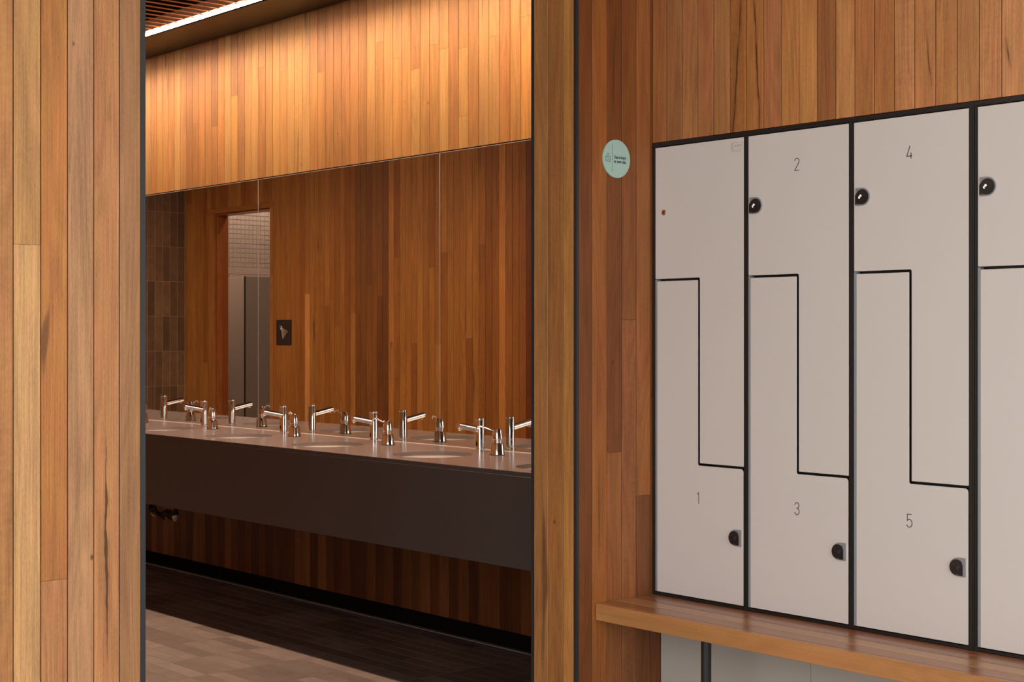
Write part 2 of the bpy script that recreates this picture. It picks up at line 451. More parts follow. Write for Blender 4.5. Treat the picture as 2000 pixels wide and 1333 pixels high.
# ---------------------------------------------------------------- basin wall
wb = MB().box(UE - 0.1, UI, VV + 0.016, VV + 0.30, 0.08, ZT).box(UE - .1, UI, VV + 0.035, VV + 0.30, -0.10, 0.08).build('wall_back', M['cavity'])
tag(wb, kind='structure')
MB().box(UE, UI, VV + 0.030, VV + 0.034, 0.0, 0.08).build('skirting_recess', M['black'], wb)
P = 0.07205; U0 = -6.3687
J = {-26:[2.812], -20:[2.63], -17:[2.592], -14:[2.74], -10:[2.864], -7:[2.811], -2:[2.759], 5:[2.841], 7:[2.741], 9:[2.67],
     11:[2.766], 12:[2.736], 14:[2.406, 2.72], 17:[2.741], 20:[2.796]}
KMIN, KMAX = -82, 35
edges = []; idx = {}
for k in range(KMIN, KMAX):
    a, b = max(U0 + P * k, UE), min(U0 + P * (k + 1), UI)
    if b - a > 0.012: idx[k] = len(edges); edges.append((a, b))
jj = {idx[k]: v for k, v in J.items() if k in idx}
tn = {}
for k, t in {-25:(206,146,82), -24:(196,132,70), -22:(200,140,82), -21:(150,92,52), -19:(178,112,58), -16:(186,118,60), -13:(170,110,66), -12:(212,160,96),
             -11:(216,166,100), -9:(204,150,84), -8:(206,156,92), -6:(218,168,104), -5:(216,166,98), -4:(222,172,108), -3:(190,126,66),
             0:(168,106,58), 1:(178,112,62), 2:(182,118,66), 3:(172,110,60), 4:(206,148,84), 6:(208,152,86), 8:(198,138,76), 10:(194,136,74),
             13:(176,108,54), 15:(180,116,58), 16:(212,158,92), 18:(178,108,52), 19:(198,134,66)}.items():
    if k in idx: tn[idx[k]] = t
for k, tt in {-26:[(206,150,92),(210,148,80)], -20:[(150,96,60),(188,120,58)], -17:[(146,92,58),(180,114,56)], -14:[(170,112,70),(214,154,78)],
              -10:[(214,160,106),(176,112,56)], -7:[(212,158,104),(206,146,80)], -2:[(160,98,56),(188,124,64)], 5:[(206,150,94),(188,128,68)],
              7:[(214,158,96),(204,144,78)], 11:[(206,150,92),(182,122,62)], 20:[(214,152,78),(206,138,66)]}.items():
    for n, t in enumerate(tt):
        if k in idx: tn[(idx[k], 1 - n)] = t
for q_ in list(tn):   # keep the spread between boards as gentle as on the real wall
    tn[q_] = tuple(m_ + (t_ - n_) * 0.55 for t_, m_, n_ in zip(tn[q_], (198, 146, 77), (198, 140, 80)))
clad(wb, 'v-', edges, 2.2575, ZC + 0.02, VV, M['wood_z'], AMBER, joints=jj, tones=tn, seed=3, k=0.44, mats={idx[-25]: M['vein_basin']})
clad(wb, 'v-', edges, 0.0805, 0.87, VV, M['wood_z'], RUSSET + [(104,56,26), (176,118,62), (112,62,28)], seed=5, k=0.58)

# mirrors: five panels edge to edge
seams = [-8.681, -7.089, -5.497, UI]
ms = [('frameless mirror panel nearest the doorway side, showing timber boards only', -5.497, UI - 0.001),
      ('middle frameless mirror panel over the third and fourth basins', -7.089, -5.497),
      ('frameless mirror panel at the far left, reflecting the shower doorway and tiled wall', -8.681, -7.089),
      ('frameless mirror panel beyond the left edge of the doorway, out of direct sight', -10.273, -8.681),
      ('frameless mirror panel past the far end of the counter, out of direct sight', -11.865, -10.273),
      ('narrow frameless mirror panel in the far corner by the tiled end wall', -12.278, -11.865)]
for lab, a, b in ms:
    g = MB().box(a + 0.0020, b - 0.0020, VV - 0.0005, VV + 0.004, 0.8815, 2.2515).build('mirror_panel', M['mirror'])
    tag(g, lab, 'mirror', 'frameless mirror panels above the basins')
    for q0, q1 in ((a + 0.00005, a + 0.0022), (b - 0.0022, b - 0.00005)):
        MB().box(q0, q1, VV - 0.0008, VV + 0.0045, 0.8815, 2.2515).build('polished_edge', M['edge'], g)
    MB().box(a + 0.0015, b - 0.0015, VV - 0.0011, VV + 0.0045, 2.2495, 2.2520).build('top_edge', M['lock_base'], g)

# ---------------------------------------------------------------- wall opposite the basins, with the shower doorway
DL, DR, DH = -11.742, -10.833, 2.474
wo = MB()
wo.box(UE - 0.1, DL, VO - 0.125, VO - 0.016, 0, ZT).box(DR, UI, VO - 0.125, VO - 0.016, 0, ZT).box(DL, DR, VO - 0.125, VO - 0.016, DH, ZT)
wo = wo.build('wall_opposite', M['cavity']); tag(wo, kind='structure')
ed = []
for k in range(0, 130):
    b = UI - 0.0; a = -7.606 - 0.0712 * (k - 52); a0 = a - 0.0712
    if a > UI: a = UI
    if a0 < UE: a0 = UE
    if a - a0 > 0.012: ed.append((a0, a))
oj_src = [(-10.26,1.735),(-10.135,2.014),(-9.996,1.633),(-9.855,1.466),(-9.654,1.573),(-9.581,1.562),(-9.439,1.786),(-9.294,1.699),
          (-9.077,1.984),(-9.15,1.345),(-8.711,2.225),(-8.857,1.337),(-8.645,1.893),(-8.578,1.331),(-8.481,2.0),(-8.058,2.036),(-8.2,1.376)]
rn = random.Random(21)
for i, (a, b) in enumerate(ed):
    mid = (a + b) / 2
    js = [z for (u, z) in oj_src if a <= u < b]
    if not js and not (-10.8 < mid < -7.6) and rn.random() < 0.6: js = [rn.uniform(0.5, 2.6)]
    pal = UMBER
    z0 = 0.08
    spans = [(z0, 3.09)]
    if -11.842 < mid < -10.783:
        spans = [(2.521, 3.09)]
        js = []
    for edge_, keep in ((-11.842, -1), (-10.783, 1)):
        if a < edge_ < b:      # the board meets the casing: a full piece above it, a ripped one beside it
            spans = [(2.521, 3.09)]; js = []
            aa, bb = (a, edge_) if keep < 0 else (edge_, b)
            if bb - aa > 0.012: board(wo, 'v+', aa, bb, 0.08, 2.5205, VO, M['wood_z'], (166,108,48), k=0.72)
    for s0, s1 in spans:
        zs = [s0] + [j for j in js if s0 < j < s1] + [s1]
        for n, (q0, q1) in enumerate(zip(zs, zs[1:])):
            t = rn.choice(pal); t = tuple(m_ + (q_ - m_) * 0.7 for q_, m_ in zip(t, (172, 112, 52)))
            if -9.63 < mid < -9.18: t = rn.choice([(134,84,38), (126,76,34), (140,90,42), (144,92,42)])
            elif -9.18 < mid < -9.10: t = (192,130,66)
            elif -7.90 < mid < -7.80: t = (208,140,72)
            elif -10.30 < mid < -10.24 and n == 0: t = (226,160,92)
            elif mid > -7.62 and mid < -7.4: t = (120,60,26)
            aa, bb = a, b
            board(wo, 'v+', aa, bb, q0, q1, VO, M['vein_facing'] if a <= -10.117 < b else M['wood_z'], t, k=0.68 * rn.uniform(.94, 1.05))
MB().box(UE, -11.842, VO - 0.06, VO - 0.030, 0, 0.08).box(-10.783, UI, VO - 0.06, VO - 0.030, 0, 0.08).build('skirting_recess', M['black'], wo)

# timber casing of the shower doorway
dr = MB().box(DL - 0.004, DL, VO - 0.125, VO - 0.016, 0, DH).box(DR, DR + 0.004, VO - 0.125, VO - 0.016, 0, DH).build('door_1', M['cavity']); tag(dr, kind='structure')
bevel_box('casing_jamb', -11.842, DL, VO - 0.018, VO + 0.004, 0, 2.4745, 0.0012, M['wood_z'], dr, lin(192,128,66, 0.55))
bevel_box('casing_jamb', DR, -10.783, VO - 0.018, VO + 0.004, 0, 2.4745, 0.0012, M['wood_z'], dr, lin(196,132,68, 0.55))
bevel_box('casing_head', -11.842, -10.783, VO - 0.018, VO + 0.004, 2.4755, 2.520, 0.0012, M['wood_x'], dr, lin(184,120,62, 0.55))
for a in (0, 1):
    bevel_box('reveal_board', DL, DL + 0.012, VO - 0.128 + 0.056 * a, VO - 0.074 + 0.056 * a, 0, DH - 0.014, 0.001, M['wood_z'], dr, lin(*((150,84,38), (160,92,44))[a]))
    bevel_box('reveal_board', DR - 0.012, DR, VO - 0.128 + 0.056 * a, VO - 0.074 + 0.056 * a, 0, DH - 0.014, 0.001, M['wood_z'], dr, lin(*((160,92,44), (150,84,38))[a]))
    bevel_box('reveal_board', DL, DR, VO - 0.128 + 0.056 * a, VO - 0.074 + 0.056 * a, DH - 0.012, DH, 0.001, M['wood_x'], dr, lin(150,88,42))

# ---------------------------------------------------------------- end wall with upright stone-look tiles
we = MB().box(UE - 0.12, UE - 0.0014, VO - 0.125, VV + 0.3, 0, ZT).build('wall_end', M['wall_grout']); tag(we, kind='structure')
rt = random.Random(5)
wt = [(c[0]*0.90, c[1]*0.72, c[2]*0.52, 1) for c in [(0.20,0.145,0.11,1), (0.16,0.115,0.085,1), (0.235,0.175,0.135,1), (0.135,0.095,0.07,1), (0.185,0.14,0.105,1), (0.22,0.16,0.12,1)]]
v = 8.78 - 6.815
cols = []
vv = 8.78 - 6.7502
while vv > VO: vv -= 0.0748
while vv < VV:
    cols.append((max(vv, VO), min(vv + 0.0748, VV))); vv += 0.0748
zz = 1.570 - 0.3158 * 5
rows = []
while zz < ZC:
    rows.append((max(zz, 0), min(zz + 0.3158, ZC))); zz += 0.3158
n = 0
for (a, b) in cols:
    if b - a < 0.01: continue
    for (z0, z1) in rows:
        if z1 - z0 < 0.02: continue
        g, c = 0.0014, 0.0009
        d = rt.uniform(0, 0.0006)
        y0, y1, q0, q1, x0, x1 = a + g, b - g, z0 + g, z1 - g, UE - 0.003, UE - d
        if n < 300:
            MB().add([(x0,y0,q0),(x0,y1,q0),(x0,y1,q1),(x0,y0,q1),(x1-c,y0,q0),(x1-c,y1,q0),(x1-c,y1,q1),(x1-c,y0,q1),
                      (x1,y0+c,q0+c),(x1,y1-c,q0+c),(x1,y1-c,q1-c),(x1,y0+c,q1-c)],
                     [(0,1,5,4),(1,2,6,5),(2,3,7,6),(3,0,4,7),(4,5,9,8),(5,6,10,9),(6,7,11,10),(7,4,8,11),(8,9,10,11)]
                     ).build('wall_tile', M['tile_wall'], we, color=rt.choice(wt))
            n += 1

# ---------------------------------------------------------------- shower room behind the doorway
US = -13.0
wsr = MB().box(US - 0.12, US - 0.004, -0.6, VO - 0.125, 0, ZT).build('wall_shower', M['mosaic_grout']); tag(wsr, kind='structure')
MB().box(US - 0.12, UE - 0.09, VO - 0.125, VO - 0.016, 0, ZT).build('wall_shower', M['mosaic'])['kind'] = 'structure'
ms_ = MB()
ZB0, ZB1 = 2.01, 2.075       # plain band between the courses
zz = 1.85 - 0.0472 * 40
v_s = 8.78 - 7.7155
zlist = []
q = ZB0 - 0.002
while q > 1.2: zlist.append((q - 0.0472, q)); q -= 0.0472
q = ZB1
while q < 3.05: zlist.append((q, q + 0.0472)); q += 0.0472
for k in range(-12, 30):
    a = v_s - 0.0453 * k; b = a + 0.0453
    if a < -0.3 or b > VO - 0.13: continue
    for (z0, z1) in zlist:
        g = 0.0006
        # pillowed little tiles: the bevel along the top of each catches the light from above
        c_ = 0.0035
        ms_.add([(US - 0.006, a+g, z0+g), (US - 0.006, b-g, z0+g), (US - 0.006, b-g, z1-g), (US - 0.006, a+g, z1-g),
                 (US + 0.001, a+g+.002, z0+g+c_), (US + 0.001, b-g-.002, z0+g+c_), (US + 0.001, b-g-.002, z1-g-c_), (US + 0.001, a+g+.002, z1-g-c_)],
                [(0,1,5,4), (1,2,6,5), (2,3,7,6), (3,0,4,7), (4,5,6,7)])
o = ms_.build('mosaic_tiles', M['mosaic'], wsr); o['kind'] = 'stuff'
MB().box(US - 0.005, US + 0.001, -0.3, VO - 0.13, ZB0, ZB1).build('plain_band', M['mosaic'], wsr)
MB().box(US - 0.12, -8.2, -0.72, -0.6, 0, ZT).build('wall_shower', M['mosaic'])['kind'] = 'structure'
MB().box(-8.2, -8.1, -0.72, VO - 0.125, 0, ZT).build('wall_shower', M['mosaic'])['kind'] = 'structure'
MB().box(US - 0.1, -8.1, -0.7, VO - 0.1, 3.1, 3.2).build('ceiling', M['channel'])['kind'] = 'structure'
MB().box(US - 0.1, -8.1, -0.7, 0.15, -0.12, 0.0).build('floor', M['grout'])['kind'] = 'structure'
sl = MB().box(US + 0.03, US + 0.11, -0.5, VO - 0.2, 3.03, 3.07).build('shower_trough_light', M['channel'])
tag(sl, 'linear trough light washing the mosaic wall of the shower room, seen only in the mirror', 'light')
MB().box(US + 0.035, US + 0.105, -0.49, VO - 0.21, 3.022, 3.031).build('diffuser', M['led_shower'], sl)
s2 = MB().box(-12.10, -10.90, 1.42, 1.54, 3.085, 3.10).build('shower_ceiling_light', M['channel'])
tag(s2, 'slim ceiling light of the shower room, out of sight above the doorway head', 'light')
MB().box(-12.09, -10.91, 1.43, 1.53, 3.080, 3.085).build('diffuser', M['led_soft'], s2)
sp = empty('shower_partition', (-12.52, 1.18, 0))
tag(sp, 'beige and brown cubicle partition in the shower room, reflected in the mirror through the doorway', 'partition')
def rel(o, loc):   # keep world placement of meshes modelled in world coordinates
    o.location = (-loc[0], -loc[1], -loc[2]); return o
for nm, args, mat in (('front_panel', (-12.93, -12.522, 1.165, 1.183, 0.12, 1.965), 'partition'),
                      ('side_panel', (-12.520, -12.505, 0.35, 1.178, 0.12, 1.966), 'partition_dark')):
    x0, x1, y0, y1, z0, z1 = args
    rel(bevel_box(nm, x0, x1, y0, y1, z0, z1, 0.0015, M[mat], sp), sp.location)
rel(MB().box(-12.522, -12.5035, 1.177, 1.184, 0.12, 1.967).build('corner_strip', M['frame'], sp), sp.location)
for y in (0.42, 1.10):
    rel(MB().box(-12.522, -12.503, y - 0.03, y + 0.03, 0.0, 0.12).build('foot', M['alu'], sp), sp.location)

# square shower sign on the opposite wall
ss = MB().box(-10.7255, -10.506, VO + 0.001, VO + 0.007, 1.3185, 1.5275).build('shower_sign', M['shower_sign'])
tag(ss, 'square plum-grey shower sign with a dotted spray symbol, mounted beside the shower doorway', 'sign')
dots = MB()
def disc(mb, c, r, n=12, y0=VO + 0.0068, y1=VO + 0.0080):
    pts = [(c[0] + r * math.cos(2 * math.pi * k / n), c[1] + r * math.sin(2 * math.pi * k / n)) for k in range(n)]
    mb.prism(pts, lambda a, b: (a, y0, b), lambda a, b: (a, y1, b))
def su(px): return -10.7255 + (px - 935) * 0.2195 / 185
def sz(py): return 1.5275 - (py - 832) * 0.209 / 328
hx, hz = su(990), sz(928)
disc(dots, (hx, hz), 0.011)
pts = [(su(978), sz(915)), (su(1004), sz(915)), (su(1010), sz(940)), (su(988), sz(962))]
dots.prism(pts, lambda a, b: (a, VO + 0.0068, b), lambda a, b: (a, VO + 0.0080, b))
ends = [(1072, 986), (1060, 1007), (1046, 1030), (1033, 1051), (1019, 1072)]
for e, (ex, ey) in enumerate(ends):
    cnt = (6, 7, 8, 8, 9)[e]
    for q in range(2, cnt + 1):
        t = q / cnt
        disc(dots, (su(992 + (ex - 992) * t), sz(930 + (ey - 930) * t)), 0.0028 + 0.0016 * t, 8)
dots.build('spray_symbol', M['sign_dot'], ss)

# ---------------------------------------------------------------- ceiling of the washroom
ce = MB().box(UE, UI, VO - 0.1, VV + 0.3, ZT - 0.02, ZT + 0.1).build('ceiling', M['black']); tag(ce, kind='structure')
u = -6.942
bt = []
while u < UI - 0.05: u += 0.0885
while u > UE + 0.05:
    bt.append(u); u -= 0.0885
rb = random.Random(9)
for u in bt:
    MB().box(u - 0.0090, u + 0.0090, VO, 4.024, ZC + 0.001, ZC + 0.004).build('ceiling_batten', M['wood_y'], ce, color=lin(*rb.choice([(164,98,46), (154,90,42), (172,104,50)])))
bk = MB().box(UE, UI, 4.0555, VV - 0.0005, ZC, ZC + 0.06).box(UE, UI, 4.0555, 4.075, ZC, ZT).build('ceiling_bulkhead', M['bulk']); tag(bk, kind='structure')
ls = MB().box(UE + 0.02, UI - 0.02, 4.0250, 4.055, ZC + 0.075, ZC + 0.085).build('strip_light', M['bulk'])
tag(ls, 'long glowing warm white strip light along the bulkhead at the ends of the ceiling battens', 'light')
MB().box(UE + 0.03, UI - 0.03, 4.0250, 4.0545, ZC - 0.001, ZC + 0.014).build('diffuser', M['led'], ls)
MB().box(UE + 0.03, UI - 0.03, 4.0545, 4.0553, ZC + 0.0005, ZC + 0.060).build('side_lip', M['channel'], ls)
MB().box(UE + 0.03, UI - 0.03, 4.0250, 4.0545, ZC + 0.0145, ZC + 0.075).build('profile', M['channel'], ls)

# ---------------------------------------------------------------- wall with the opening (left part, head, right part)
wl = MB().box(UI + 0.016, UB - 0.016, -1.2, VJL - 0.016, 0, 3.55).box(UI + 0.016, UB - 0.016, VJL - 0.016, VJ + 0.016, ZC + 0.02, 3.55)
wl = wl.build('wall_left', M['cavity']); tag(wl, kind='structure')
LT = {0:(184,128,76), 1:(198,148,94), 2:(178,118,64), 3:(188,140,98), 4:(182,126,80), 5:(166,120,80)}
e = []; st = 1.5514 - 0.07216
ks = []
for k in range(-37, 7):
    a, b = st + 0.07216 * k, min(st + 0.07216 * (k + 1), 1.9008)
    if b - a > 0.01: e.append((a, b)); ks.append(k)
tn = {}
jt = {}
for i, k in enumerate(ks):
    if k in LT: tn[i] = LT[k]
    if k == 1: jt[i] = [1.6255]; tn[(i, 1)] = (190, 142, 86); tn[(i, 0)] = (206, 158, 104)
    if k == 2: jt[i] = [0.7684]; tn[(i, 1)] = (182, 120, 64); tn[(i, 0)] = (184, 126, 82)
del_keys = [i for i, k in enumerate(ks) if k in (1, 2)]
for i in del_keys: tn.pop(i, None)
clad(wl, 'u+', e, 0.0, 3.40, UB, M['wood_z'], HONEY, joints=jt, tones=tn, seed=8, k=1.03, mats={i: M['vein_left'] for i, k in enumerate(ks) if k == 4})
e2 = pitch(VJL, 0.07216, 0, 23, VJL, VJ)
clad(wl, 'u+', e2, ZC + 0.02, 3.40, UB, M['wood_z'], HONEY, seed=18)
e3 = [(UI + 0.012 + 0.0714 * k, UI + 0.012 + 0.0714 * (k + 1)) for k in range(3)]
clad(wl, 'v+', e3, 0.0, ZC, VJL, M['wood_z'], HONEY, seed=28)

wr = MB().box(UI + 0.003, UB - 0.016, VJ + 0.016, 3.94, 0, 3.55).box(UI + 0.003, UB - 0.10, 3.94, VV + 0.3, 0, 3.55).build('wall_corner', M['cavity']); tag(wr, kind='structure')
e = [(3.5205, 3.5855), (3.5855, 3.6574), (3.6574, 3.7293), (3.7293, 3.8012), (3.8012, 3.8731), (3.8731, 3.942)]
clad(wr, 'u+', e, 0.0, 3.40, UB, M['wood_z'], RUSSET,  # redder timber here, with some of the corner's shade put into the tones
     joints={2: [0.9916], 3: [1.4503], 4: [0.8327]},
     tones={0: (118,66,28), 1: (152,90,40), (2, 1): (124,70,30), (2, 0): (144,88,46), (3, 0): (148,90,50), (3, 1): (130,76,36), (4, 0): (124,74,38), (4, 1): (148,90,46), 5: (114,64,28)}, seed=4, mats={1: M['vein_corner_a'], 2: M['vein_corner_b']})
# jamb boards of the opening
e = [(-3.8725, -3.7983), (-3.7983, -3.7246), (-3.7246, -3.6600)]
clad(wr, 'v-', e, 0.0, ZC, VJ, M['wood_z'], HONEY, tones={0: (172,122,72), 1: (166,112,62), 2: (176,124,66)}, seed=6)
# dark metal angles on the four corners of the opening
for n, (x0, x1, y0, y1) in enumerate(((UB - 0.012, UB + 0.0015, 1.9008, 1.9145), (UB - 0.012, UB + 0.0015, 3.5085, 3.5203),
                                      (-3.8835, -3.8745, 3.5090, 3.522), (-3.8835, -3.8745, 1.902, 1.9150)), 1):
    t = MB().box(x0, x1, y0, y1, 0.0, ZC + (0.3 if n < 3 else 0)).build('trim_%d' % n, M['trim']); tag(t, kind='structure')

# ---------------------------------------------------------------- wall over the lockers
wk = MB().box(UB - 0.05, -1.10, VL + 0.016, VL + 0.6, 2.0765, 3.55).box(-1.10, 1.0, VL + 0.016, VL + 0.6, 0, 3.55).build('wall_right', M['cavity']); tag(wk, kind='structure')
e = [(-3.6565, -3.588)]
k = 0
while -3.588 + 0.072 * k < -1.15: e.append((-3.588 + 0.072 * k, -3.588 + 0.072 * (k + 1))); k += 1
nn = len(e)
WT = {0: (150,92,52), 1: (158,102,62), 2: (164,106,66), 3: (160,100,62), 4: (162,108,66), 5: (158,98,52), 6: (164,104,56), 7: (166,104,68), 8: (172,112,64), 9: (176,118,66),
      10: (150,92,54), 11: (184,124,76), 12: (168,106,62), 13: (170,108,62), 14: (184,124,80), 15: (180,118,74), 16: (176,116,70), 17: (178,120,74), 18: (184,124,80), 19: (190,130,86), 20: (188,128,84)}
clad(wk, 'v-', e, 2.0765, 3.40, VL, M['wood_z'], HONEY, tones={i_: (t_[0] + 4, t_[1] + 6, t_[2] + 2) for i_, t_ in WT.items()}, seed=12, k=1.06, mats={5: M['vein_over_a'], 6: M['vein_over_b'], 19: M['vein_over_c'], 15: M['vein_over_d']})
last = e[-1][1]
e = [(last + 0.072 * k, last + 0.072 * (k + 1)) for k in range(int((1.0 - last) / 0.072))]
clad(wk, 'v-', [(last, -1.0985)], 2.0765, 3.40, VL, M['wood_z'], HONEY, seed=14) if last < -1.115 else None
last = -1.0985
e = [(last + 0.072 * k, last + 0.072 * (k + 1)) for k in range(29)]
clad(wk, 'v-', e, 0.0, 3.40, VL, M['wood_z'], HONEY, seed=13)
out_c = MB().box(UB, 1.0, -1.2, VL + 0.0, 3.40, 3.46).build('ceiling', M['soffit']); tag(out_c, kind='structure')

# pale panels behind the bench
wp = MB().box(-3.655, -1.10, 3.940, 3.98, 0.0, 0.476).build('wall_plinth', M['plaster']); tag(wp, kind='structure')
pe = [-3.6555, -3.42, -2.998, -2.576, -2.154, -1.732, -1.31, -1.10]
for a, b in zip(pe, pe[1:]):
    bevel_box('plinth_panel', a + 0.001, b - 0.001, 3.924, 3.940, 0.0, 0.470, 0.0008, M['plinth'], wp, seg=1)

# ---------------------------------------------------------------- lockers
DIG = {  # single-line digits on a 1 x 2 grid
    '1': [[(0.18, 1.62), (0.62, 2.0), (0.62, 0.0)]],
    '2': [[(0.05, 1.55), (0.10, 1.78), (0.27, 1.95), (0.5, 2.0), (0.73, 1.93), (0.90, 1.75), (0.94, 1.5), (0.86, 1.25), (0.05, 0.0), (0.98, 0.0)]],
    '3': [[(0.06, 1.62), (0.16, 1.84), (0.33, 1.97), (0.52, 2.0), (0.74, 1.93), (0.90, 1.72), (0.90, 1.40), (0.76, 1.18), (0.45, 1.08), (0.76, 1.0), (0.94, 0.76), (0.95, 0.42), (0.80, 0.13), (0.52, 0.0), (0.30, 0.03), (0.12, 0.18), (0.03, 0.40)]],
    '4': [[(0.60, 2.0), (0.03, 0.42), (1.0, 0.42)], [(0.78, 0.95), (0.78, 0.0)]],
    '5': [[(0.90, 2.0), (0.12, 2.0), (0.12, 1.0), (0.32, 1.20), (0.56, 1.24), (0.80, 1.10), (0.95, 0.82), (0.96, 0.46), (0.80, 0.13), (0.52, 0.0), (0.28, 0.04), (0.10, 0.18), (0.03, 0.40)]],
    '6': [[(0.70, 2.0), (0.15, 0.95), (0.04, 0.60), (0.10, 0.25), (0.32, 0.04), (0.55, 0.0), (0.80, 0.12), (0.95, 0.42), (0.93, 0.78), (0.76, 1.05), (0.50, 1.14), (0.24, 1.04)]],
    '7': [[(0.05, 2.0), (0.95, 2.0), (0.40, 0.0)]],
    '8': [[(0.5, 1.1), (0.22, 1.25), (0.10, 1.55), (0.24, 1.86), (0.5, 2.0), (0.76, 1.86), (0.90, 1.55), (0.78, 1.25), (0.5, 1.1), (0.16, 0.9), (0.04, 0.5), (0.2, 0.12), (0.5, 0.0), (0.8, 0.12), (0.96, 0.5), (0.84, 0.9), (0.5, 1.1)]],
    '9': [[(0.30, 0.0), (0.85, 1.05), (0.96, 1.40), (0.90, 1.75), (0.68, 1.96), (0.45, 2.0), (0.20, 1.88), (0.05, 1.58), (0.07, 1.22), (0.24, 0.95), (0.50, 0.86), (0.76, 0.96)]],
    '0': [[(0.5, 2.0), (0.2, 1.85), (0.06, 1.4), (0.06, 0.6), (0.2, 0.15), (0.5, 0.0), (0.8, 0.15), (0.94, 0.6), (0.94, 1.4), (0.8, 1.85), (0.5, 2.0)]],
}
def strokes(mb, lines, ox, oz, s, y, wdt, th=0.0006, sx=1.0):
    """flat pen strokes in the plane v = y, facing smaller v"""
    for ln in lines:
        P_ = [Vector((ox + a * s * sx, oz + b * s)) for a, b in ln]
        n = len(P_); left = []; right = []
        for i, p in enumerate(P_):
            d0 = (P_[i] - P_[i - 1]).normalized() if i > 0 else None
            d1 = (P_[i + 1] - P_[i]).normalized() if i < n - 1 else None
            d = d1 if d0 is None else d0 if d1 is None else ((d0 + d1).normalized() if (d0 + d1).length > 1e-4 else d1)
            k = 1.0
            if d0 is not None and d1 is not None: k = 1 / max(0.55, abs(d.dot(d1)))
            nrm = Vector((-d.y, d.x)) * wdt / 2 * k
            left.append(p + nrm); right.append(p - nrm)
        vs = []
        for yy in (y, y - th):
            vs += [(q.x, yy, q.y) for q in left] + [(q.x, yy, q.y) for q in right]
        fs = []
        for i in range(n - 1):
            fs += [(2*n + i, 2*n + i + 1, 3*n + i + 1, 3*n + i), (i, 2*n + i, 2*n + i + 1, i + 1), (n + i, n + i + 1, 3*n + i + 1, 3*n + i)]
        mb.add(vs, fs)
    return mb

def rounded(pts, radii, seg=4):
    out = []
    n = len(pts)
    for i in range(n):
        p0, p1, p2 = Vector(pts[i - 1]), Vector(pts[i]), Vector(pts[(i + 1) % n])
        r = radii[i]
        if r <= 0: out.append(tuple(p1)); continue
        a = (p0 - p1).normalized(); b = (p2 - p1).normalized()
        s, e = p1 + a * r, p1 + b * r
        c = p1 + (a + b) * r
        for k in range(seg + 1):
            t = math.pi / 2 * k / seg
            q = c + (s - c) * math.cos(t) + (e - c) * math.sin(t)
            out.append((q.x, q.y))
    return out

def l_panel(name, outline, y0, y1, mat, parent):
    import bmesh
    bm = bmesh.new()
    f = bm.faces.new([bm.verts.new((a, y0, b)) for a, b in outline])
    r = bmesh.ops.extrude_face_region(bm, geom=[f])
    for v_ in [g for g in r['geom'] if isinstance(g, bmesh.types.BMVert)]: v_.co.y = y1
    bmesh.ops.recalc_face_normals(bm, faces=bm.faces)
    front = [e_ for e_ in bm.edges if all(abs(v_.co.y - min(y0, y1)) < 1e-6 for v_ in e_.verts)]
    bmesh.ops.bevel(bm, geom=front, offset=0.0007, segments=1, affect='EDGES')
    bmesh.ops.triangulate(bm, faces=[f_ for f_ in bm.faces if len(f_.verts) > 4], ngon_method='EAR_CLIP')
    yn = min(y0, y1)
    for f_ in bm.faces:          # compact laminate: pale face, black core showing on the edges
        f_.material_index = 0 if all(v_.co.y < yn + 0.0008 for v_ in f_.verts) and abs(f_.normal.y) > 0.5 else 1
    me = bpy.data.meshes.new(name); bm.to_mesh(me); bm.free()
    me.materials.append(mat); me.materials.append(M['frame'])
    return link(name, me, None, parent)

def d_shape(cx, cz, w_, h_, flat):
    """D outline, flat side on the left (-1) or right (+1)"""
    pts = []
    r = h_ / 2
    xr = cx - flat * (w_ - r - w_ / 2)      # centre of the round end
    xf = cx + flat * w_ / 2
    n = 18
    for k in range(n + 1):
        t = math.pi / 2 - math.pi * k / n
        pts.append((xr - flat * r * math.cos(t), cz + r * math.sin(t)))
    pts += [(xf, cz - h_ / 2), (xf, cz + h_ / 2)]
    return pts

